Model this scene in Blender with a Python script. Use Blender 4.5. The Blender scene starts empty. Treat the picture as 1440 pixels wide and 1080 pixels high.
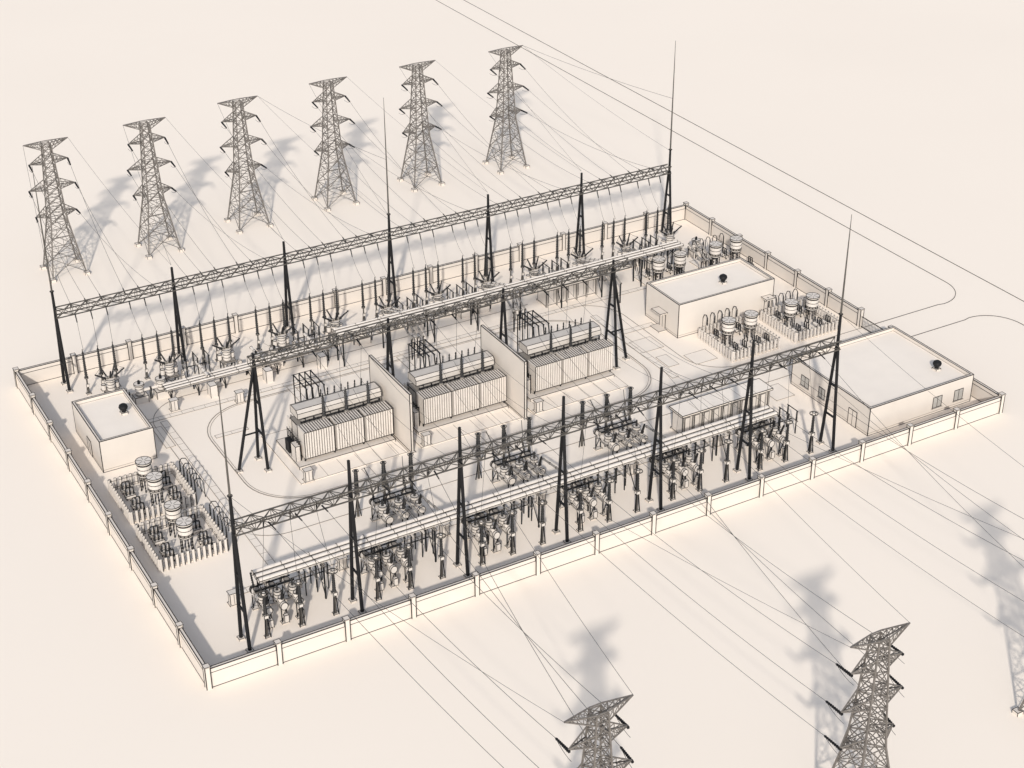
import bpy, math, random
from mathutils import Vector, Matrix
random.seed(7)
sc = bpy.context.scene

# ------------------------------------------------------------------ materials
def mat(name, col, rough=0.85, var=0.05, scale=0.6, metallic=0.0):
    m = bpy.data.materials.new(name); m.use_nodes = True
    nt = m.node_tree; b = nt.nodes["Principled BSDF"]
    tc = nt.nodes.new("ShaderNodeTexCoord")
    nz = nt.nodes.new("ShaderNodeTexNoise"); nz.inputs["Scale"].default_value = scale
    nz.inputs["Detail"].default_value = 6
    nt.links.new(tc.outputs["Object"], nz.inputs["Vector"])
    r = nt.nodes.new("ShaderNodeValToRGB")
    r.color_ramp.elements[0].position = 0.3; r.color_ramp.elements[1].position = 0.7
    r.color_ramp.elements[0].color = [c * (1 - var) for c in col] + [1]
    r.color_ramp.elements[1].color = [min(1, c * (1 + var)) for c in col] + [1]
    nt.links.new(nz.outputs["Fac"], r.inputs["Fac"])
    nt.links.new(r.outputs["Color"], b.inputs["Base Color"])
    b.inputs["Roughness"].default_value = rough
    b.inputs["Metallic"].default_value = metallic
    b.inputs["Specular IOR Level"].default_value = 0.2
    return m
GROUND = mat("cream_ground", (0.86, 0.768, 0.67), 0.95, 0.01, 0.02)
ROAD = mat("cream_road", (0.86, 0.768, 0.67), 0.95, 0.01, 0.05)
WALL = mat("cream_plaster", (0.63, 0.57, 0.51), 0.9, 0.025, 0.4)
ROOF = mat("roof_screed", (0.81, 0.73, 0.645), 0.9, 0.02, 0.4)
PALE = mat("pale_metal", (0.64, 0.585, 0.53), 0.6, 0.05, 1.0)
CASE = mat("casing_paint", (0.54, 0.495, 0.45), 0.6, 0.05, 1.0)
LINE = mat("dark_joint", (0.03, 0.027, 0.025), 0.8, 0.1)
SOFT = mat("kerb_joint", (0.24, 0.21, 0.18), 0.9, 0.1)
BLACK = mat("black_steel", (0.010, 0.010, 0.011), 0.6, 0.1)
STEEL = mat("lattice_steel", (0.15, 0.135, 0.122), 0.7, 0.2, 3)
LATT = mat("gantry_lattice", (0.085, 0.077, 0.068), 0.7, 0.15)
WIRE = mat("conductor", (0.05, 0.047, 0.045), 0.6, 0.1)
PORC = mat("dark_porcelain", (0.022, 0.021, 0.021), 0.4, 0.2)
GREY = mat("grey_metal", (0.27, 0.245, 0.22), 0.6, 0.08)
GLASS = mat("window_glass", (0.40, 0.38, 0.35), 0.15, 0.1)
MATS = [WALL, PALE, LINE, SOFT, BLACK, STEEL, LATT, WIRE, PORC, GREY, ROAD, GLASS, CASE, ROOF]
MI = {m.name: i for i, m in enumerate(MATS)}
LW = 0.085

class B:
    def __init__(s): s.v = []; s.f = []; s.m = []
    def prism(s, p1, p2, r1, r2=None, n=8, m=PALE, cap=True, rot=0.0):
        if r2 is None: r2 = r1
        p1 = Vector(p1); p2 = Vector(p2); d = p2 - p1
        if d.length < 1e-6: return
        d.normalize()
        a = Vector((0, 0, 1)) if abs(d.z) < 0.9 else Vector((1, 0, 0))
        u = d.cross(a).normalized(); w = d.cross(u)
        i0 = len(s.v)
        for p, r in ((p1, r1), (p2, r2)):
            for k in range(n):
                t = rot + 2 * math.pi * k / n
                s.v.append(p + u * (r * math.cos(t)) + w * (r * math.sin(t)))
        mi = MI[m.name]
        for k in range(n):
            k2 = (k + 1) % n
            s.f.append((i0 + k, i0 + k2, i0 + n + k2, i0 + n + k)); s.m.append(mi)
        if cap:
            s.f.append(tuple(i0 + k for k in range(n))[::-1]); s.m.append(mi)
            s.f.append(tuple(i0 + n + k for k in range(n))); s.m.append(mi)
    def bar(s, p1, p2, w=0.1, m=LATT, cap=False):
        s.prism(p1, p2, w * 0.7071, None, 4, m, cap, math.pi / 4)
    def box(s, x0, x1, y0, y1, z0, z1, m=WALL, e=0.0, em=LINE, bottom=False):
        i = len(s.v)
        for z in (z0, z1):
            for x, y in ((x0, y0), (x1, y0), (x1, y1), (x0, y1)): s.v.append(Vector((x, y, z)))
        for f in ((0, 1, 5, 4), (1, 2, 6, 5), (2, 3, 7, 6), (3, 0, 4, 7), (4, 5, 6, 7), (3, 2, 1, 0)):
            s.f.append(tuple(i + k for k in f)); s.m.append(MI[m.name])
        if e > 0:
            c = s.v[i:i + 8]
            for a, b in ((0, 4), (1, 5), (2, 6), (3, 7), (4, 5), (5, 6), (6, 7), (7, 4)): s.bar(c[a], c[b], e, em)
            if bottom:
                for a, b in ((0, 1), (1, 2), (2, 3), (3, 0)): s.bar(c[a], c[b], e, em)
    def ring(s, c, R, r, m=LINE, n=12, axis=(0, 0, 1)):
        ax = Vector(axis).normalized(); a = Vector((0, 0, 1)) if abs(ax.z) < 0.9 else Vector((1, 0, 0))
        u = ax.cross(a).normalized(); w = ax.cross(u); c = Vector(c)
        P = [c + u * (R * math.cos(2 * math.pi * k / n)) + w * (R * math.sin(2 * math.pi * k / n)) for k in range(n)]
        for k in range(n): s.bar(P[k], P[(k + 1) % n], r, m)
    def drum(s, p1, p2, r, m=PALE, n=14, e=0.07, mid=0):
        s.prism(p1, p2, r, r, n, m)
        p1 = Vector(p1); p2 = Vector(p2); ax = p2 - p1
        s.ring(p1, r, e, LINE, n, ax); s.ring(p2, r, e, LINE, n, ax)
        for k in range(mid): s.ring(p1 + ax * ((k + 1) / (mid + 1)), r, e, LINE, n, ax)
    def bush(s, p1, p2, r, n=9, m=PORC):
        p1 = Vector(p1); p2 = Vector(p2); d = p2 - p1
        s.prism(p1, p2, r * 0.62, r * 0.5, 8, m)
        for k in range(n):
            t = (k + 0.5) / n; h = 0.22 / n
            s.prism(p1 + d * (t - h), p1 + d * (t + h), r * (1 - 0.25 * t), r * (1 - 0.25 * t) * 0.75, 8, m)
    def wire(s, p1, p2, sag=0.8, w=0.055, n=14, m=WIRE):
        p1 = Vector(p1); p2 = Vector(p2); P = []
        for k in range(n + 1):
            t = k / n; p = p1.lerp(p2, t); p.z -= 4 * sag * t * (1 - t); P.append(p)
        for k in range(n): s.prism(P[k], P[k + 1], w / 2, None, 4, m, False)
    def poly(s, pts, z, w=0.07, m=SOFT, closed=False):
        P = [Vector((x, y, z)) for x, y in pts]
        for k in range(len(P) - (0 if closed else 1)):
            s.bar(P[k], P[(k + 1) % len(P)], w, m)
    def mesh(s, name):
        me = bpy.data.meshes.new(name); me.from_pydata([tuple(v) for v in s.v], [], s.f)
        for m in MATS: me.materials.append(m)
        me.polygons.foreach_set("material_index", s.m); me.update(); return me
def obj(name, b, loc=(0, 0, 0), parent=None, rz=0.0, sx=1.0):
    me = b if isinstance(b, bpy.types.Mesh) else b.mesh(name)
    o = bpy.data.objects.new(name, me); sc.collection.objects.link(o)
    o.location = loc; o.rotation_euler = (0, 0, rz); o.scale.x = sx
    if parent: o.parent = parent
    return o
def empty(name, loc=(0, 0, 0)):
    o = bpy.data.objects.new(name, None); sc.collection.objects.link(o); o.location = loc; return o

# ------------------------------------------------------------------ ground + roads
g = bpy.data.meshes.new("ground")
g.from_pydata([(-3000, -3000, 0), (3000, -3000, 0), (3000, 3000, 0), (-3000, 3000, 0)], [], [(0, 1, 2, 3)])
g.materials.append(GROUND); go = bpy.data.objects.new("ground", g); sc.collection.objects.link(go)
def arc(cx, cy, r, a0, a1, n=10):
    return [(cx + r * math.cos(math.radians(a0 + (a1 - a0) * k / n)), cy + r * math.sin(math.radians(a0 + (a1 - a0) * k / n))) for k in range(n + 1)]
def rrect(x0, x1, y0, y1, r):
    return arc(x1 - r, y0 + r, r, -90, 0) + arc(x1 - r, y1 - r, r, 0, 90) + arc(x0 + r, y1 - r, r, 90, 180) + arc(x0 + r, y0 + r, r, 180, 270)
def sheet(b, pts, z, m=ROAD):
    i = len(b.v); b.v += [Vector((x, y, z)) for x, y in pts]; b.f.append(tuple(range(i, i + len(pts)))); b.m.append(MI[m.name])
rb = B()
sheet(rb, [(131, -400), (136.2, -400), (136.2, 900), (131, 900)], 0.004)
up = [(110.4, 27.4), (124.5, 27.4)] + arc(125.5, 32.4, 5.2, -90, 0)
lo = [(110.4, 21.8), (124.5, 21.8)] + arc(125.5, 16.8, 5.2, 90, 0)
sheet(rb, [(110.4, 21.8), (131, 21.8), (131, 27.4), (110.4, 27.4)], 0.004)
rb.poly([(136.2, -400), (136.2, 900)], 0.03, 0.075, LINE)
rb.poly(up + [(130.8, 900)], 0.03, 0.065, LINE)
rb.poly(lo + [(130.8, -400)], 0.03, 0.065, LINE)
obj("access_road", rb)
ib = B()
ib.poly(rrect(17.6, 76.5, 27.2, 52.5, 7), 0.03, 0.08, SOFT, True)
ib.poly(rrect(17.9, 76.2, 27.5, 52.2, 6.8), 0.03, 0.04, SOFT, True)
ib.poly([(110, 21.8), (100, 21.8), (80, 21.5), (20, 21.5)] + arc(18.5, 27.5, 6, -90, -180) + arc(18.5, 52, 6, 180, 90) + [(72, 58)], 0.03, 0.06, SOFT)
ib.poly([(110, 27.4), (90, 27.4)] + arc(88.5, 33.4, 6, -90, -180) + [(82.5, 48)] + arc(76.5, 48, 6, 0, 90), 0.03, 0.06, SOFT)
obj("yard_road", ib)
tb = B()
def trench(x0, x1, y0, y1):
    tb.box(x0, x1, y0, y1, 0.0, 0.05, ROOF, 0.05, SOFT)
    L = max(x1 - x0, y1 - y0); n = int(L / 1.6)
    for k in range(1, n):
        t = k / n
        if x1 - x0 > y1 - y0: tb.bar((x0 + (x1 - x0) * t, y0, 0.05), (x0 + (x1 - x0) * t, y1, 0.05), 0.035, SOFT)
        else: tb.bar((x0, y0 + (y1 - y0) * t, 0.05), (x1, y0 + (y1 - y0) * t, 0.05), 0.035, SOFT)
trench(8, 82, 13.1, 14.0); trench(12, 100, 53.6, 54.4); trench(78, 79, 29, 50)
trench(79.3, 84.6, 43, 44); trench(13.5, 14.4, 14.3, 53); trench(84.5, 109, 24, 24.8); trench(18.4, 22.8, 45.6, 46.3)
for xx in (31.9, 48.5, 65.1): trench(xx - .5, xx + .5, 14.2, 29.6); trench(xx - .5, xx + .5, 45, 53.3)
for x0, y0, x1, y1 in ((78.5, 37, 82, 40.5), (83, 30.5, 86.6, 33.5), (79.3, 31.8, 81, 35), (86.5, 17, 89.5, 20.6), (12, 46.5, 13.2, 52)):
    tb.box(x0, x1, y0, y1, 0, .06, ROOF, .05, SOFT)
obj("cable_trench_cover", tb)

# ------------------------------------------------------------------ perimeter wall
W, D, HW = 110.0, 71.6, 2.5
wb = B()
def wrun(p, q, n, posts=None):
    p = Vector((*p, 0)); q = Vector((*q, 0)); d = (q - p) / n
    alongx = abs(d.x) > abs(d.y)
    for k in range(n + 1):
        c = p + d * k
        if posts is None or k in posts:
            wb.box(c.x - .28, c.x + .28, c.y - .28, c.y + .28, 0, HW + .28, WALL, LW)
            wb.box(c.x - .34, c.x + .34, c.y - .34, c.y + .34, HW + .281, HW + .38, WALL, 0.05)
        if k < n:
            a = c; e = c + d
            if alongx:
                x0, x1 = sorted((a.x, e.x)); x0 += .3; x1 -= .3; y = a.y
                wb.box(x0, x1, y - .12, y + .12, 0, HW - .55, WALL, 0)
                wb.box(x0, x1, y - .17, y + .17, HW - .549, HW, WALL, LW)
                for s in (-1, 1):
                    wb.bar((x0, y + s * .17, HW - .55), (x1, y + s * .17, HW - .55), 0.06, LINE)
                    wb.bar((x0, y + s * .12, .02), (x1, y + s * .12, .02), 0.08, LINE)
            else:
                y0, y1 = sorted((a.y, e.y)); y0 += .3; y1 -= .3; x = a.x
                wb.box(x - .12, x + .12, y0, y1, 0, HW - .55, WALL, 0)
                wb.box(x - .17, x + .17, y0, y1, HW - .549, HW, WALL, LW)
                for s in (-1, 1):
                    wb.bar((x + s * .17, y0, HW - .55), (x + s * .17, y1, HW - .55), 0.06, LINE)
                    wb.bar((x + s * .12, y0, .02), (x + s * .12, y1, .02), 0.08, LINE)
wrun((0, 0), (W, 0), 14)
wrun((0, D), (W, D), 14)
wrun((0, 0), (0, D), 9, range(1, 9))
wrun((W, 0), (W, 21.6), 3, range(1, 4)); wrun((W, 28), (W, D), 6, range(0, 6))
obj("perimeter_wall", wb)
gb = B()
gb.bar((W, 21.9, .15), (W, 27.7, .15), .1, LINE); gb.bar((W, 21.9, 1.7), (W, 27.7, 1.7), .1, LINE)
for k in range(20): gb.bar((W, 21.9 + 5.8 * k / 19, .1), (W, 21.9 + 5.8 * k / 19, 1.8), .05, GREY)
obj("sliding_gate", gb)

# ------------------------------------------------------------------ buildings
def building(name, x0, x1, y0, y1, h, vent, wins=(), doors=(), canopies=()):
    E = empty(name, (x0, y0, 0)); L = x1 - x0; Dp = y1 - y0
    b = B(); t = .28
    b.box(0, L, 0, t, 0, h, WALL); b.box(0, L, Dp - t, Dp, 0, h, WALL)
    b.box(0, t, t, Dp - t, 0, h, WALL); b.box(L - t, L, t, Dp - t, 0, h, WALL)
    for x, y in ((0, 0), (L, 0), (L, Dp), (0, Dp)): b.bar((x, y, 0), (x, y, h), LW, LINE)
    for o in (0, t):
        c = [(o, o, h), (L - o, o, h), (L - o, Dp - o, h), (o, Dp - o, h)]
        for k in range(4): b.bar(c[k], c[(k + 1) % 4], LW * (1 if o == 0 else .7), LINE)
    for q in (((0, 0), (L, 0)), ((L, 0), (L, Dp)), ((L, Dp), (0, Dp)), ((0, Dp), (0, 0))):
        b.bar((*q[0], .02), (*q[1], .02), .07, LINE)
    for q in (((-.01, -.01), (L, -.01)), ((-.01, -.01), (-.01, Dp))):
        b.bar((*q[0], .35), (*q[1], .35), .035, SOFT)
    obj("walls", b, parent=E)
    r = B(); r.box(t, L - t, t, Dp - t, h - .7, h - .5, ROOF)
    c = [(t, t), (L - t, t), (L - t, Dp - t), (t, Dp - t)]
    for k in range(4): r.bar((*c[k], h - .5), (*c[(k + 1) % 4], h - .5), .05, LINE)
    obj("roof", r, parent=E)
    v = B(); vx, vy = vent[0] - x0, vent[1] - y0; zz = h - .5
    v.box(vx - .4, vx + .4, vy - .4, vy + .4, zz, zz + .25, WALL, .05)
    v.prism((vx, vy, zz + .25), (vx, vy, zz + .55), .3, .3, 12, BLACK)
    prof = [(.3, .5), (.52, .7), (.6, .95), (.52, 1.2), (.25, 1.38)]
    for k in range(4): v.prism((vx, vy, zz + prof[k][1]), (vx, vy, zz + prof[k + 1][1]), prof[k][0], prof[k + 1][0], 14, BLACK)
    obj("roof_ventilator", v, parent=E)
    w = B()
    for face, p, a, z0, z1 in wins:
        if face == 'S':
            px = p - x0; w.box(px - a, px + a, -.02, .06, z0, z1, GLASS, .07, LINE, True); w.bar((px, -.03, z0), (px, -.03, z1), .05, LINE)
            w.box(px - a - .12, px + a + .12, -.14, -.001, z0 - .12, z0 - .03, WALL, .03)
        else:
            py = p - y0; w.box(-.02, .06, py - a, py + a, z0, z1, GLASS, .07, LINE, True); w.bar((-.03, py, z0), (-.03, py, z1), .05, LINE)
            w.box(-.14, -.001, py - a - .12, py + a + .12, z0 - .12, z0 - .03, WALL, .03)
    if wins: obj("windows", w, parent=E)
    dd = B()
    for face, p, a in doors:
        if face == 'S': dd.box(p - x0 - a, p - x0 + a, -.05, .05, .02, 2.3, WALL, .07, LINE, True); dd.bar((p - x0, -.06, 0), (p - x0, -.06, 2.3), .04, LINE)
        else: dd.box(-.05, .05, p - y0 - a, p - y0 + a, .02, 2.3, WALL, .07, LINE, True); dd.bar((-.06, p - y0, 0), (-.06, p - y0, 2.3), .04, LINE)
    if doors: obj("door", dd, parent=E)
    cc = B()
    for face, p, a in canopies:
        if face == 'S':
            px = p - x0; cc.box(px - a, px + a, -1.3, -.01, 2.7, 2.9, WALL, .06); cc.box(px - a, px + a, -1.4, -.01, .0, .15, WALL, .05)
        else:
            py = p - y0; cc.box(-1.3, -.01, py - a, py + a, 2.7, 2.9, WALL, .06); cc.box(-1.4, -.01, py - a, py + a, 0, .15, WALL, .05)
    if canopies: obj("door_canopy", cc, parent=E)
building("relay_building", 3.3, 10.2, 45, 56.3, 4.5, (8.4, 51), doors=[('W', 50, .8)])
building("switchgear_building", 85.2, 102, 38.2, 46.4, 5.3, (95.3, 41.6), doors=[('W', 42, .7)], canopies=[('W', 42, 1.1), ('S', 100.6, .8)])
building("control_building", 91.1, 108.7, 4.1, 19.8, 4.1, (106, 8.2), wins=[('S', 102.7, .75, .9, 2.5), ('S', 106.4, .75, .9, 2.5), ('W', 17, .8, .9, 2.4), ('W', 13.5, .6, .9, 2.4)], doors=[('W', 7.2, .8)])

def cabinet(name, x0, x1, y0, y1, h):
    E = empty(name, (x0, y0, 0)); L = x1 - x0; Dp = y1 - y0
    b = B(); b.box(0, L, 0, Dp, .25, h - .3, PALE, .06); b.box(-.15, L + .15, -.15, Dp + .15, 0, .249, WALL, .05)
    n = int(L / 1.5)
    for k in range(n + 1): b.box(L * k / n - .07, L * k / n + .07, -.32, -.18, 0, h - .3, PALE, .05)
    for k in range(n): b.box(L * (k + .25) / n, L * (k + .75) / n, -.04, .0, .5, 2.6, PALE, .05)
    obj("body", b, parent=E)
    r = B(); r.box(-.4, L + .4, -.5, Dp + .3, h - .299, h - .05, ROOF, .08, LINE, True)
    for k in range(1, 6): r.bar((L * k / 6, -.5, h - .045), (L * k / 6, Dp + .3, h - .045), .03, SOFT)
    obj("roof", r, parent=E)
cabinet("capacitor_cabinet_house", 70.4, 84, 16, 18.2, 3.4)
cabinet("capacitor_cabinet_house", 74, 82.6, 56, 58.4, 3.1)

# ------------------------------------------------------------------ lattice tower
TA = 3.35
def tower_mesh():
    b = B()
    def wd(z):
        P = [(0, 5.3), (9, 2.5), (21, 1.15)]
        for (a, wa), (c, wc) in zip(P, P[1:]):
            if z <= c: return wa + (wc - wa) * (z - a) / (c - a)
        return 1.15
    def cs(z): h = wd(z) / 2; return [Vector((-h, -h, z)), Vector((h, -h, z)), Vector((h, h, z)), Vector((-h, h, z))]
    Z = [0.4, 3.4, 6.4, 8.8, 10.4, 11.9, 13.3, 14.7, 16.1, 17.5, 18.9, 20.2, 21]
    for z0, z1 in zip(Z, Z[1:]):
        A, C = cs(z0), cs(z1)
        for k in range(4):
            k2 = (k + 1) % 4
            b.bar(A[k], C[k], .17 if z0 < 9 else .14, STEEL)
            b.bar(A[k], C[k2], .075, STEEL); b.bar(A[k2], C[k], .075, STEEL)
            b.bar(C[k], C[k2], .08, STEEL)
            if z0 < 8.5:
                mid = (A[k] + A[k2] + C[k] + C[k2]) / 4
                mt = (C[k] + C[k2]) / 2
                b.bar(mid, mt, .055, STEEL)
                l = (A[k] + C[k]) / 2; r = (A[k2] + C[k2]) / 2
                b.bar(l, mid, .055, STEEL); b.bar(mid, r, .055, STEEL)
                for P, Q, S in ((A[k], l, mid), (A[k2], r, mid), (C[k], l, mid), (C[k2], r, mid)):
                    b.bar((P + S) / 2, (P + Q) / 2 + (Q - P) * .25, .045, STEEL)
        if z1 in (8.8, 10.4, 14.7, 18.9): b.bar(C[0], C[2], .06, STEEL); b.bar(C[1], C[3], .06, STEEL)
    for c in cs(0): b.box(c.x - .38, c.x + .38, c.y - .38, c.y + .38, 0, .42, WALL, .05)
    def arm(z, s, L, up):
        h = wd(z) / 2; h2 = wd(z + 1.2) / 2
        tip = Vector((s * L, 0, z + up))
        lo = [Vector((s * h, -h, z)), Vector((s * h, h, z))]; hi = [Vector((s * h2, -h2, z + 1.2)), Vector((s * h2, h2, z + 1.2))]
        for q in lo + hi: b.bar(q, tip, .1, STEEL)
        n = 4
        for k in range(n):
            t, t2 = k / n, (k + 1) / n
            P = [q.lerp(tip, t) for q in lo + hi]; Q = [q.lerp(tip, t2) for q in lo + hi]
            b.bar(P[0], Q[1], .055, STEEL); b.bar(P[1], Q[0], .055, STEEL)
            b.bar(P[0], Q[2], .055, STEEL); b.bar(P[1], Q[3], .055, STEEL)
            b.bar(P[0], P[1], .055, STEEL); b.bar(P[0], P[2], .055, STEEL); b.bar(P[1], P[3], .055, STEEL)
        b.bar(tip + Vector((0, -.2, -.1)), tip + Vector((0, .2, -.1)), .2, BLACK, True)
    for z, L in ((18.0, 2.9), (13.9, 3.5), (9.6, 3.1)):
        arm(z, 1, L, .15); arm(z, -1, L, .15)
    for s in (1, -1):
        h = .58
        tip = Vector((s * TA, 0, 21.3))
        for y in (-h, h):
            b.bar((s * h, y, 21.2), tip, .1, STEEL); b.bar((s * h, y, 20.1), tip, .1, STEEL)
            for k in range(5):
                t = k / 5; P = Vector((s * h, y, 21.2)).lerp(tip, t); Q = Vector((s * h, y, 20.1)).lerp(tip, t); R = Vector((s * h, y, 21.2)).lerp(tip, t + .2)
                b.bar(P, Q, .055, STEEL); b.bar(Q, R, .055, STEEL)
                P2 = Vector((s * h, -y, 21.2)).lerp(tip, t + .2); b.bar(P, P2, .05, STEEL)
    b.bar((-.6, -.58, 21.2), (.6, -.58, 21.2), .1, STEEL); b.bar((-.6, .58, 21.2), (.6, .58, 21.2), .1, STEEL)
    return b.mesh("transmission_tower")
TM = tower_mesh()
FT = [(16.0, 103.7), (31.4, 104.3), (47.2, 106), (63.2, 107.0), (79.4, 107), (95.9, 106.3)]
NT = [(19.5, -43.2), (45.8, -47.4), (71.8, -47.2)]
for x, y in FT + NT: obj("transmission_tower", TM, (x, y, 0))
ARM = [(18.0, 2.9), (13.9, 3.5), (9.6, 3.1)]

# ------------------------------------------------------------------ gantries
def truss(b, x0, x1, y, z, w=1.1, h=1.1, step=1.1):
    n = max(2, round((x1 - x0) / step)); s = (x1 - x0) / n
    C = [(y - w / 2, z - h / 2), (y + w / 2, z - h / 2), (y + w / 2, z + h / 2), (y - w / 2, z + h / 2)]
    for c in C: b.bar((x0, *c), (x1, *c), .13, LATT, True)
    for k in range(n):
        a, e = x0 + k * s, x0 + (k + 1) * s
        for q in range(4):
            c, d = C[q], C[(q + 1) % 4]
            if (k + q) % 2: c, d = d, c
            b.bar((a, *c), (e, *d), .075, LATT)
        if k % 2 == 0:
            for q in range(4): b.bar((a, *C[q]), (a, *C[(q + 1) % 4]), .06, LATT)
def acolumn(b, x, y, zc, spread, cap, mast=None, strut=0, r=.21):
    for s in (-1, 1):
        b.prism((x, y + s * spread, .25), (x, y + s * .16, zc), r, r * .9, 10, BLACK)
        b.box(x - .35, x + .35, y + s * spread - .35, y + s * spread + .35, 0, .2, WALL, .04)
    for t in (.32, .62):
        z = .25 + (zc - .25) * t; q = spread * (1 - t) + .16 * t
        b.bar((x, y - q, z), (x, y + q, z), .2, BLACK)
    b.prism((x, y, zc - .4), (x, y, cap), r * 1.05, r * .8, 10, BLACK)
    if strut:
        b.prism((x + strut, y, .25), (x, y, zc), r, r * .9, 10, BLACK); b.box(x + strut - .35, x + strut + .35, y - .35, y + .35, 0, .2, WALL, .04)
        b.bar((x + strut * .66, y, zc * .34), (x, y, zc * .34), .16, BLACK)
    if mast:
        seg = [(.13, cap), (.1, cap + (mast - cap) * .4), (.065, cap + (mast - cap) * .75), (.03, mast)]
        for (r0, z0), (r1, z1) in zip(seg, seg[1:]): b.prism((x, y, z0), (x, y, z1), r0, r1, 8, LATT)
        b.ring((x, y, cap), r * 1.2, .08, BLACK)
def stringins(b, p, q, m=BLACK, r=.1): b.bush(p, q, r * 1.35, 8, m)
nb = B()
NX = [5.9 + 13.15 * i for i in range(7)]
for i, x in enumerate(NX): acolumn(nb, x, 4.6, 14.6, 1.25, 19.1, 32.3 if i in (0, 6) else None)
truss(nb, NX[0], NX[6], 4.6, 15.1, 1.2, 1.15)
obj("lightning_mast_gantry", nb)
fb = B()
FX = [5.6 + 16.37 * i for i in range(7)]
for i, x in enumerate(FX): acolumn(fb, x, 68.1, 11, 1.2, 14.1 if i not in (0, 3, 6) else 14.6, 32.2 if i in (0, 3, 6) else None)
truss(fb, FX[0], FX[6], 68.1, 11.4, 1.1, 1.1)
obj("lightning_mast_gantry", fb)
mb = B()
MX = [21.2, 39.3, 55.9, 72.9]
for i, x in enumerate(MX): acolumn(mb, x, 36.8, 14.5, 1.6, 15.9, None, {0: -3.2, 3: 2.6}.get(i, 0), .2)
truss(mb, 20.6, 75.6, 36.8, 14.9, 1.0, 1.0)
obj("busbar_gantry", mb)

# ------------------------------------------------------------------ wires
for i, (tx, ty) in enumerate(FT):
    b = B(); bx = (FX[i] + FX[i + 1]) / 2
    for s in (-1, 1):
        for k, (z, L) in enumerate(ARM):
            p = Vector((tx + s * L, ty, z + .05)); q = Vector((bx + s * (1.6 + 2.1 * k), 68.7, 11.4))
            d = (q - p).normalized()
            p2 = p + d * 1.9; q2 = q - d * 1.5
            stringins(b, p, p2, r=.12); stringins(b, q, q2, r=.08); b.wire(p2, q2, .9, .05)
            b.wire(p2, p + Vector((0, .5, -.8)), .2, .05, 5)
        e = FX[i] if s < 0 else FX[i + 1]
        b.wire((tx + s * TA, ty, 21.3), (e, 68.2, 14.4), .6, .04)
    for k in range(6):
        xx = bx + (-5.8, -3.7, -1.6, 1.6, 3.7, 5.8)[k]
        b.bush((xx, 67.4, 11), (xx, 66.9, 9.9), .12, 6, BLACK)
        b.wire((xx, 66.9, 9.9), (FX[i] + 4.1 + (0 if k < 3 else 8.19) + (k % 3 - 1) * 2, 64.6, 6.9), .4, .045, 6)
    obj("overhead_power_line", b)
b = B()
b.wire((FT[5][0] + TA, FT[5][1], 21.3), (FX[6], 68.1, 23), .4, .05); b.wire((FT[2][0] + TA, FT[2][1], 21.3), (FX[3], 68.1, 23), .6, .05)
obj("earth_wire", b)
for k, (tx, ty) in enumerate(NT):
    b = B(); c = NX[1 + 2 * k]
    for s in (-1, 1):
        for j, (z, L) in enumerate(ARM):
            p = Vector((tx + s * L, ty, z + .05)); q = Vector((c + s * (3.6 + 3.0 * j), 3.9, 15.1))
            d = (q - p).normalized(); p2 = p + d * 1.9; q2 = q - d * 1.5
            stringins(b, p, p2, r=.13); stringins(b, q, q2, r=.08); b.wire(p2, q2, 1.0, .055)
            b.wire(p2, p + Vector((0, -.5, -.8)), .2, .05, 5)
            xq = c + s * (3.6 + 3.0 * j)
            b.bush((xq, 5.3, 14.7), (xq, 5.5, 13.5), .12, 6, BLACK)
            b.wire((xq, 5.5, 13.5), (c + s * 6.57 + (j - 1) * 4 * s, 4.9, 6.4), .3, .045, 6)
        b.wire((tx + s * TA, ty, 21.3), (c + s * 13.15, 4.6, 19), .8, .045)
    obj("overhead_power_line", b)
b = B()
for t, cx in enumerate((31.6, 48, 64.6)):
    for j in (-3, 0, 3):
        b.bush((cx + j, 36.2, 14.5), (cx + j, 34.9, 14.3), .13, 7, BLACK)
        b.wire((cx + j, 34.9, 14.3), (cx + j, 5.2, 15), 1.8, .045, 16)
        b.bush((cx + j, 37.4, 14.5), (cx + j, 38.7, 14.3), .13, 7, BLACK)
        b.wire((cx + j, 38.7, 14.3), (cx + j + 1, 55.5, 6.2), .9, .045, 12)
        b.wire((cx + j, 34.9, 14.3), (cx + j * .9 + .2, 35.6, 8.2), .4, .045, 6)
obj("strung_busbar_wires", b)

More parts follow.
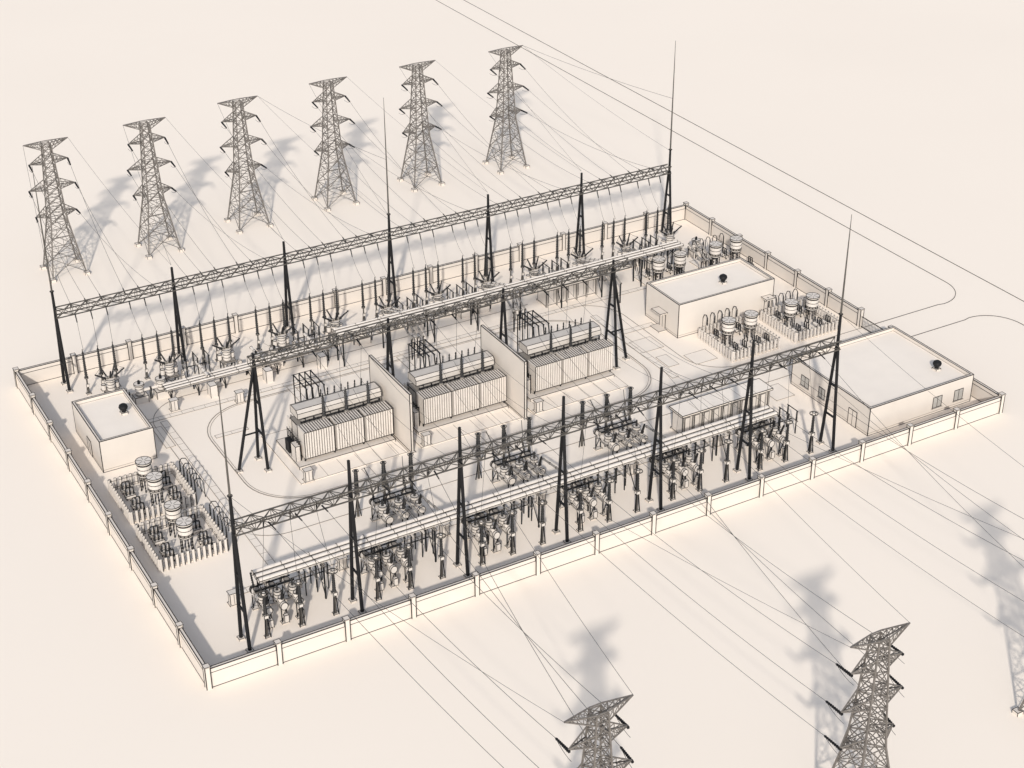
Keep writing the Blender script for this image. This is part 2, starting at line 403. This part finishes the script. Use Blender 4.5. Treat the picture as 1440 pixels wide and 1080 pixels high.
# ------------------------------------------------------------------ transformer
def transformer():
    b = B()
    b.box(-8.4, 6.3, -4.2, 8.6, 0, .12, ROOF, .05, SOFT); b.box(-7.3, 6.0, -1.2, 6.2, .121, .5, WALL, .06)
    for k in range(6): b.bar((-8.4 + 2.45 * (k + .5), -4.2, .12), (-8.4 + 2.45 * (k + .5), -1.2, .12), .04, SOFT)
    n = 36                                           # radiator panels, separate flat fins with gaps
    for k in range(n):
        x = -6.0 + 11.9 * k / (n - 1)
        if k in (12, 24): continue
        b.box(x - .11, x + .11, -.6, 1.5, .95, 4.75, PALE)
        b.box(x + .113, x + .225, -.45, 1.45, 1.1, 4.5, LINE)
        b.bar((x + .11, -.61, 4.77), (x + .11, 1.5, 4.77), .065, LINE)
    for z in (1.0, 4.76): b.bar((-6.1, -.62, z), (6.1, -.62, z), .07, LINE)
    b.bar((-6.12, -.6, .95), (-6.12, -.6, 4.75), .08, LINE); b.bar((-6.12, 1.5, .95), (-6.12, 1.5, 4.75), .08, LINE)
    for z in (1.25, 4.6): b.prism((-6.1, 1.66, z), (6.05, 1.66, z), .15, None, 8, GREY)
    for x in (-6.05, -2, 2, 5.95):
        b.bar((x, -.2, .5), (x, -.2, .95), .16, BLACK); b.bar((x, 1.2, .5), (x, 1.2, .95), .16, BLACK)
    b.box(-5.6, 5.4, 2.0, 4.6, .6, 4.0, CASE, .07)   # main tank
    for k in range(12): b.box(-5.4 + k * .95, -5.28 + k * .95, 1.86, 4.74, .6, 3.9, GREY)
    b.box(-5.75, 5.55, 1.85, 4.75, 4.001, 4.15, GREY, .07)
    b.box(-7.1, -6.4, .2, 1.6, .5, 2.6, PALE, .06); b.box(-7.1, -6.4, 2.4, 3.6, .5, 2.2, BLACK)
    for k in range(9): b.bar((-6.5, .1 + .5 * k, .5), (-6.5, .1 + .5 * k, 3.4), .08, BLACK)
    for z in (1.2, 2.2, 3.2): b.bar((-6.5, .1, z), (-6.5, 4.1, z), .07, BLACK)
    for k in range(20):                              # lid valves and pipework
        x = -5.4 + k * .57; b.prism((x, 1.9, 4.15), (x, 1.85 + .1 * (k % 3), 5.0 + .2 * (k % 2)), .11, None, 6, BLACK)
    b.prism((-5.4, 1.95, 5.05), (5.2, 1.95, 5.05), .1, None, 8, GREY)
    b.prism((-5.6, 1.7, 4.95), (5.4, 1.7, 4.95), .07, None, 6, BLACK)
    for x in (-4.8, -1.6, 1.6, 4.6):
        for y in (2.4, 4.2): b.bar((x, y, 4.15), (x, y, 5.3), .14, BLACK)
    y0, y1, z0, z1, c = 2.25, 4.5, 5.15, 6.25, .4    # conservator casing
    P = [(y0, z0), (y1, z0), (y1, z1 - .1), (y1 - .3, z1), (y0 + c, z1), (y0, z1 - c)]
    i = len(b.v)
    for x in (-5.7, 5.9): b.v += [Vector((x, y, z)) for y, z in P]
    m = len(P)
    for k in range(m): b.f.append((i + k, i + m + k, i + m + (k + 1) % m, i + (k + 1) % m)); b.m.append(MI[CASE.name])
    b.f.append(tuple(i + k for k in range(m))); b.m.append(MI[CASE.name]); b.f.append(tuple(i + m + k for k in range(m))[::-1]); b.m.append(MI[CASE.name])
    for k in range(m):
        b.bar((-5.7, *P[k]), (5.9, *P[k]), .06, LINE); b.bar((-5.7, *P[k]), (-5.7, *P[(k + 1) % m]), .06, LINE); b.bar((5.9, *P[k]), (5.9, *P[(k + 1) % m]), .06, LINE)
    for k in range(3):                               # HV bushings
        x = -2.4 + 3.1 * k
        b.prism((x, 1.7, 4.15), (x, 1.65, 5.0), .3, .26, 10, GREY)
        b.bush((x, 1.65, 5.0), (x + .1, 1.9, 7.6), .26, 11); b.prism((x + .1, 1.9, 7.6), (x + .12, 1.95, 8.1), .07, None, 6, BLACK)
    for k in range(7): x = -1.4 + .95 * k; b.bush((x, 4.9, 4.3), (x + .2, 5.1, 6.8), .15, 7)
    for k in range(4):                               # bus frame behind
        x = -3.0 + .8 * k
        b.prism((x, 5.0, 5.0), (x, 5.4, 7.2), .09, None, 8, BLACK)
        b.prism((x, 5.2, 7.2), (x, 9.6, 7.2), .09, None, 8, BLACK)
        b.prism((x, 9.6, 7.2), (x, 9.6, .1), .08, None, 8, BLACK)
    for y in (6.2, 7.8, 9.6): b.bar((-3.2, y, 7.2), (-.4, y, 7.2), .07, BLACK)
    for z in (3, 5.6): b.bar((-3.0, 9.6, z), (-.6, 9.6, z), .07, BLACK)
    for k in range(26):
        x = -5.6 + 11 * k / 25; b.box(x - .09, x + .09, 5.0, 6.0, 1.0, 3.8, GREY if k % 2 else PALE)
    for y in (4.9, 5.3): b.bar((5.75, y, .5), (5.75, y, 5.1), .07, BLACK)
    for k in range(11): b.bar((5.75, 4.9, .8 + .4 * k), (5.75, 5.3, .8 + .4 * k), .05, BLACK)
    return b.mesh("power_transformer")
TR = transformer()
for x in (31.9, 48.5, 65.2): obj("power_transformer", TR, (x, 34.4, 0))
for x in (38.75, 55.3):
    b = B(); b.box(-.16, .16, 0, 11.6, 0, 8.5, WALL, .09, LINE)
    b.box(-.3, .3, -.3, 11.9, 0, .14, WALL, .05)
    obj("fire_wall", b, (x, 30, 0))

# ------------------------------------------------------------------ reactor compound
def reactors(fence=True):
    b = B(); S = 7.8
    b.box(0, S, 0, S, 0, .12, ROOF, .05, SOFT)
    for cy in (2.0, 5.9):
        cx = S * .5
        for a in range(6):
            t = math.radians(60 * a); b.bush((cx + .7 * math.cos(t), cy + .7 * math.sin(t), .12), (cx + .7 * math.cos(t), cy + .7 * math.sin(t), 2.3), .11, 5)
        b.drum((cx, cy, 2.3), (cx, cy, 2.5), .85, PALE, 16)
        b.drum((cx, cy, 2.8), (cx, cy, 3.9), .88, PALE, 16, mid=1)
        for a in range(12):
            t = math.radians(30 * a); q = (math.cos(t), math.sin(t))
            b.bar((cx + .88 * q[0], cy + .88 * q[1], 2.5), (cx + .88 * q[0], cy + .88 * q[1], 2.8), .07, LINE)
            if a % 2: b.bar((cx + .2 * q[0], cy + .2 * q[1], 4.32), (cx + .95 * q[0], cy + .95 * q[1], 4.32), .03, LINE)
        b.drum((cx, cy, 4.1), (cx, cy, 4.3), .98, PALE, 16); b.prism((cx, cy, 3.9), (cx, cy, 4.1), .6, .6, 10, BLACK)
        for ox in (-2.9, 1.7):
            for oy in (-1.1, .4):
                x, y = cx + ox, cy + oy
                for k in range(3): b.bush((x + .45 * k, y, .8), (x + .45 * k, y, 1.8), .14, 5)
                b.box(x - .2, x + 1.1, y - .25, y + .25, .5, .8, PALE, .06)
                for k in (0, .9): b.bar((x + k, y, .1), (x + k, y, .5), .12, BLACK)
                b.drum((x, y + .6, 1.0), (x + 1.0, y + .6, 1.0), .22, PALE, 10, .06)
                b.prism((x, y, 1.85), (x + .9, y, 1.85), .06, None, 6, BLACK)
    for k in range(5):
        y = 1.0 + k * 1.3
        b.bar((S + .6, y, 0), (S + .6, y, 1.2), .12, BLACK); b.bush((S + .6, y, 1.2), (S + .6, y, 2.6), .14, 6)
        P = [(S + .6, y, 2.6), (S + .9, y, 2.95), (S + 1.4, y, 2.8), (S + 1.7, y, 2.1), (S + 1.75, y, 0)]
        for p, q in zip(P, P[1:]): b.bar(p, q, .08, BLACK)
    if fence:
        n = 12
        for k in range(n + 1):
            t = S * k / n
            for x, y in ((t, -.15), (t, S + .15), (-.15, t), (S + .15, t)):
                b.box(x - .15, x + .15, y - .09, y + .09, 0, 1.7, PALE, 0); b.bar((x + .16, y - .1, 0), (x + .16, y - .1, 1.7), .07, LINE)
                b.bar((x - .14, y, 1.71), (x + .14, y, 1.71), .05, LINE)
        for z in (.4, 1.35):
            for p, q in (((0, -.1), (S, -.1)), ((0, S + .1), (S, S + .1)), ((-.1, 0), (-.1, S)), ((S + .1, 0), (S + .1, S))): b.bar((*p, z), (*q, z), .08, GREY)
    return b.mesh("shunt_reactor_compound")
RM = reactors(); RN = reactors(False)
obj("shunt_reactor_compound", RM, (2.8, 32.6, 0)); obj("shunt_reactor_compound", RM, (2.6, 21.8, 0))
for x in (95.7, 106.7): obj("shunt_reactor_compound", RM, (x, 28.7, 0), rz=math.pi / 2)
for x in (98.4, 108.9): obj("capacitor_bank", RN, (x, 50, 0), rz=math.pi / 2)

# ------------------------------------------------------------------ switchgear units
def ringpost():
    b = B()
    for a in range(3):
        t = math.radians(90 + 120 * a); b.bar((.35 * math.cos(t), .35 * math.sin(t), 0), (.14 * math.cos(t), .14 * math.sin(t), 2.6), .1, BLACK)
    b.prism((0, 0, .1), (0, 0, 2.6), .13, .13, 8, LATT); b.box(-.25, .25, -.25, .25, 2.6, 3.0, PALE, .06)
    b.bush((0, 0, 3.0), (0, 0, 5.6), .24, 11); b.drum((0, 0, 5.6), (0, 0, 5.9), .2, PALE, 10)
    b.ring((0, 0, 5.75), .52, .09, LATT, 14)
    for t in (0, math.pi / 2): b.bar((-.52 * math.cos(t), -.52 * math.sin(t), 5.75), (.52 * math.cos(t), .52 * math.sin(t), 5.75), .05, LATT)
    b.box(-.3, .3, -.3, .3, 0, .12, WALL, .04)
    return b.mesh("voltage_transformer")
def hgis():
    b = B()
    for k in range(3):
        x = -2.1 + 2.1 * k
        for y in (-1.9, 2.0):
            for s in (-.35, .35): b.bar((x + s, y, .1), (x + s, y, 1.9), .11, BLACK)
            b.bar((x - .35, y, .3), (x + .35, y, 1.8), .07, BLACK)
            b.box(x - .5, x + .5, y - .3, y + .3, 0, .12, WALL, .04)
        b.bar((x - .35, -1.9, 1.85), (x - .35, 2, 1.85), .12, GREY); b.bar((x + .35, -1.9, 1.85), (x + .35, 2, 1.85), .12, GREY)
        b.drum((x, -1.9, 2.35), (x, 2.2, 2.35), .36, PALE, 12, mid=3)
        b.drum((x, -2.2, 2.35), (x, -1.9, 2.35), .48, PALE, 12); b.drum((x, 2.2, 2.35), (x, 2.45, 2.35), .46, GREY, 12)
        b.drum((x, -.3, 2.5), (x, -.3, 3.3), .48, CASE, 12, mid=1); b.drum((x, 1.3, 2.5), (x, 1.3, 3.1), .38, GREY, 12)
        b.drum((x, -1.3, 2.5), (x, -1.3, 3.0), .36, PALE, 12)
        b.drum((x + .75, -1.1, 1.5), (x + .75, -.1, 1.5), .26, GREY, 10)
        b.bush((x, -1.5, 2.9), (x - .1, -2.2, 4.6), .2, 8); b.bush((x, 1.9, 2.6), (x, 2.7, 4.4), .2, 8)
        b.bush((x, -.3, 3.3), (x, -.3, 4.2), .18, 5)
        b.box(x - .3, x + .3, -2.6, -2.25, .5, 1.4, PALE, .06)
        b.prism((x, .5, 1.2), (x + .8, .5, 1.2), .1, None, 6, BLACK)
    b.prism((-2.6, .6, 3.3), (2.8, .6, 3.3), .12, None, 8, BLACK); b.prism((-2.6, 1.9, 3.0), (2.8, 1.9, 3.0), .09, None, 8, BLACK)
    return b.mesh("gas_insulated_switchgear")
def conepost():
    b = B()
    b.prism((0, 0, .1), (0, 0, 3), .16, .12, 8, LATT)
    for s in (-.4, .4): b.bar((s, 0, 0), (0, 0, 3), .1, BLACK)
    b.prism((0, 0, 3), (0, 0, 3.3), .35, .35, 10, GREY)
    b.bush((0, 0, 3.3), (0, 0, 6.6), .34, 13); b.ring((0, 0, 6.5), .35, .07, LATT, 12)
    return b.mesh("surge_arrester")
def arrester3():
    b = B()
    for x in (-2.05, 0, 2.05):
        b.prism((x, 0, 0), (x, 0, 2.6), .12, .1, 8, LATT); b.box(x - .3, x + .3, -.3, .3, 0, .12, WALL, .04)
        for s in (-.22, .22): b.bar((x + s, 0, .1), (x, 0, 2.4), .06, BLACK)
        b.bush((x, 0, 2.6), (x, 0, 6.4), .24, 13); b.prism((x, 0, 6.4), (x, 0, 6.9), .07, .04, 6, BLACK)
        b.drum((x, 0, 2.45), (x, 0, 2.62), .24, GREY, 10)
        b.box(x - .2, x + .2, -.25, -.12, 1.2, 1.6, PALE, .03)
    return b.mesh("surge_arrester")
def vbreaker():
    b = B()
    b.box(-1.9, 1.9, -1.3, 1.3, 0, .1, ROOF, .04, SOFT)
    for x in (-.8, .8):
        for y in (-.7, .7): b.bar((x, y, 0), (x, y, 1.5), .13, BLACK)
    b.bar((-.8, -.7, 0), (.8, -.7, 1.5), .07, BLACK); b.bar((.8, -.7, 0), (-.8, -.7, 1.5), .07, BLACK)
    b.box(-1.0, 1.0, -.85, .85, 1.45, 1.6, GREY, .05)
    b.drum((0, 0, 1.6), (0, 0, 3.0), .55, PALE, 14, mid=2); b.drum((0, 0, 3.0), (0, 0, 3.25), .68, PALE, 14)
    for x in (-.9, .9): b.drum((x, .35, 1.6), (x, .35, 2.4), .3, PALE, 10)
    b.drum((-.9, .1, 3.45), (.9, .1, 3.45), .2, GREY, 10, mid=2)
    for s in (-1, 1): b.bush((s * .6, -.1, 3.45), (s * 2.0, -.3, 4.5), .17, 7)
    for s in (-1, 1): b.bush((s * .35, .2, 3.5), (s * .95, .5, 5.0), .16, 7)
    b.bush((0, -.2, 3.5), (0, -.7, 4.7), .15, 7)
    b.wire((-2.0, -.3, 4.5), (-.95, .5, 5.0), .1, .05, 4); b.wire((2.0, -.3, 4.5), (.95, .5, 5.0), .1, .05, 4)
    b.box(1.2, 1.7, -1.1, -.7, .1, 1.5, PALE, .05)
    return b.mesh("circuit_breaker")
def drumunit():
    b = B()
    b.box(-.9, .9, -.7, .7, 0, 1.0, PALE, .07)
    b.box(-.5, .5, -.5, .5, 1.0, 1.15, GREY); b.drum((0, 0, 1.15), (0, 0, 2.5), .55, PALE, 14, mid=2); b.drum((0, 0, 2.501), (0, 0, 2.7), .68, PALE, 14)
    b.prism((0, 0, 2.7), (0, 0, 3.2), .2, .15, 8, BLACK)
    b.drum((-1.4, 0, 1.6), (1.4, 0, 1.6), .22, PALE, 10, mid=2)
    for s in (-1.4, 1.4): b.bar((s, 0, 0), (s, 0, 1.6), .12, BLACK)
    return b.mesh("current_transformer")
def disconnector():
    b = B()
    for x in (-1.6, 0, 1.6):
        for y in (-.9, .9):
            b.bar((x, y, 0), (x, y, 1.9), .12, BLACK); b.bush((x, y, 1.95), (x, y, 3.3), .17, 7)
        b.bar((x, -1.2, 1.92), (x, 1.2, 1.92), .14, GREY); b.prism((x, -1.1, 3.35), (x, 1.1, 3.35), .07, None, 6, BLACK)
    b.bar((-1.8, 0, 1.8), (1.8, 0, 1.8), .1, BLACK); b.box(-2.1, -1.8, -.2, .2, .7, 1.5, PALE, .05)
    return b.mesh("disconnect_switch")
RP, HG, CP, A3, VB, DU, DS = ringpost(), hgis(), conepost(), arrester3(), vbreaker(), drumunit(), disconnector()
for i in range(6):
    c = (NX[i] + NX[i + 1]) / 2
    for o in (-4, 0, 4): obj("voltage_transformer", RP, (c + o, 4.7, 0))
    obj("gas_insulated_switchgear", HG, (c - 1.4, 8.0, 0), sx=.85)
    obj("disconnect_switch", DS, (c + 3.9, 10.2, 0), sx=.85)
for x in (30.2, 46.6, 61.6):
    obj("gas_insulated_switchgear", HG, (x, 16.9, 0))
    for o in (-3.6, 0, 3.6): obj("surge_arrester", CP, (x + o, 20.4, 0))
for j in range(12):
    c = 5.6 + 4.1 + 8.185 * j
    obj("surge_arrester", A3, (c, 65, 0)); obj("circuit_breaker", VB, (c + .3, 61.9, 0))
    if c < 74 and j % 3 != 2: obj("current_transformer", DU, (c - 1.8 if j % 2 else c + 3.4, 59.6, 0))
    elif c > 12: obj("current_transformer", DU, (c + 3.6, 59.4, 0))
    if j in (1, 3, 5, 6, 8, 10): obj("disconnect_switch", DS, (c + 4.1, 62.2, 0))

# ------------------------------------------------------------------ bus ducts
def duct(x0, x1, y, z, sp, r, step=6.5, rings=3.3, m=PALE, seam=.07):
    b = B()
    for k in range(3):
        yy = y + (k - 1) * sp
        b.prism((x0, yy, z), (x1, yy, z), r, None, 12, m)
        n = int((x1 - x0) / rings)
        for q in range(n + 1): b.ring((x0 + (x1 - x0) * q / n, yy, z), r + .01, .06, LINE, 12, (1, 0, 0))
        for a in (8, 172): b.bar((x0, yy + r * math.cos(math.radians(a)), z + r * math.sin(math.radians(a))), (x1, yy + r * math.cos(math.radians(a)), z + r * math.sin(math.radians(a))), seam, LINE)
    m = int((x1 - x0) / step)
    for q in range(m + 1):
        x = x0 + .6 + (x1 - x0 - 1.2) * q / m
        b.box(x - .12, x + .12, y - sp * 1.6, y + sp * 1.6, z - r - .25, z - r - .02, GREY, .04)
        for s in (-1, 1): b.bar((x, y + s * sp * 1.4, 0), (x, y + s * sp * 1.4, z - r - .25), .16, BLACK)
        b.bar((x, y - sp * 1.4, .4), (x, y + sp * 1.4, z - r - .4), .08, BLACK)
    return b
b = duct(9.2, 79, 8.9, 5.0, .85, .29)
obj("gas_insulated_bus_duct", b)
b = duct(40, 97.5, 55.6, 5.0, .75, .2)
for j in range(12):
    c = 5.6 + 4.1 + 8.185 * j
    if c < 40: continue
    for k in range(3 if j % 2 else 1):
        x = c - 1 + k * .9
        if x < 97: b.drum((x, 56.4, 5.0), (x, 61.0, 3.4), .14, PALE if k else GREY, 8, mid=3)
    if j % 2:
        for k in range(3): b.drum((c - 1 + k * .9, 51.5, 3.2), (c - 1 + k * .9, 55.0, 4.9), .14, GREY, 8, mid=2); b.bar((c - 1 + k * .9, 51.6, 0), (c - 1 + k * .9, 51.6, 3.2), .14, BLACK)
obj("gas_insulated_bus_duct", b)
b = duct(16, 40, 58.2, 1.9, .7, .22, 4)
for x in (22, 30, 38):
    b.drum((x, 57.4, 2.4), (x, 62, 2.4), .2, PALE, 10, mid=3)
    b.box(x - .5, x + .5, 55.6, 56.8, 0, 1.8, PALE, .06)
obj("gas_insulated_bus_duct", b)
b = B()
for cx in (30.2, 46.6, 61.6):
    for k in range(3):
        x = cx - 2.1 + 2.1 * k
        b.drum((x, 9.9, 5.0), (x, 14.4, 4.4), .13, GREY, 8, mid=2)
        b.bar((x, 19.4, 5.0), (x - .4 + k * .4, 20.4, 6.6), .07, BLACK)
        b.wire((x, 20.4, 6.7), (x + 1.2, 35.6, 8), 1.0, .045)
obj("bus_connection", b)
kb = B(); kb.box(-.45, .45, -.3, .3, .12, 1.5, PALE, .06); kb.box(-.55, .55, -.42, .42, 1.501, 1.62, PALE, .05); kb.box(-.6, .6, -.45, .45, 0, .119, WALL, .04); kb.bar((0, -.31, .15), (0, -.31, 1.5), .04, LINE)
KM = kb.mesh("marshalling_kiosk")
for i in range(6): obj("marshalling_kiosk", KM, (NX[i] + 1.6, 12.0, 0))
for x, y in ((16.2, 55.2), (24.5, 52.8), (52, 54.9), (68.5, 54.9), (24.6, 30.5), (41, 30.6), (57.6, 30.6)): obj("marshalling_kiosk", KM, (x, y, 0.0 if y > 31 else .12))

# ------------------------------------------------------------------ light
w = bpy.data.worlds.new("World"); sc.world = w; w.use_nodes = True
nt = w.node_tree; bg = nt.nodes["Background"]
sky = nt.nodes.new("ShaderNodeTexSky"); sky.sky_type = 'NISHITA'; sky.sun_disc = False
EL = math.radians(29.8); AZ = math.atan2(-0.536, -0.844)
sky.sun_elevation = EL; sky.sun_rotation = AZ % (2 * math.pi)
hs = nt.nodes.new("ShaderNodeHueSaturation"); hs.inputs["Saturation"].default_value = 0.48; hs.inputs["Value"].default_value = 1.22
nt.links.new(sky.outputs[0], hs.inputs["Color"]); nt.links.new(hs.outputs[0], bg.inputs[0]); bg.inputs[1].default_value = 0.15
sd = bpy.data.lights.new("sun", 'SUN'); sd.energy = 3.35; sd.angle = math.radians(2.0); sd.color = (1, .945, .87)
so = bpy.data.objects.new("sun", sd); sc.collection.objects.link(so)
dv = Vector((0.536 * math.cos(EL), 0.844 * math.cos(EL), -math.sin(EL)))
so.rotation_euler = dv.to_track_quat('-Z', 'Y').to_euler(); so.location = (-60, -100, 90)

# ------------------------------------------------------------------ camera
yaw, pit, rol = 0.5198, 0.5223, -0.0032
F = Vector((math.sin(yaw) * math.cos(pit), math.cos(yaw) * math.cos(pit), -math.sin(pit)))
R0 = Vector((math.cos(yaw), -math.sin(yaw), 0)); U0 = R0.cross(F)
Rt = R0 * math.cos(rol) + U0 * math.sin(rol); U = U0 * math.cos(rol) - R0 * math.sin(rol)
cd = bpy.data.cameras.new("camera"); co = bpy.data.objects.new("camera", cd); sc.collection.objects.link(co); sc.camera = co
co.matrix_world = Matrix(((Rt.x, U.x, -F.x, -38.194), (Rt.y, U.y, -F.y, -129.83), (Rt.z, U.z, -F.z, 111.777), (0, 0, 0, 1)))
cd.sensor_width = 36; cd.lens = 36 * 2318.88 / 1440; cd.clip_end = 8000; cd.clip_start = 1
sc.view_settings.view_transform = 'Standard'; sc.view_settings.look = 'None'; sc.view_settings.exposure = 0
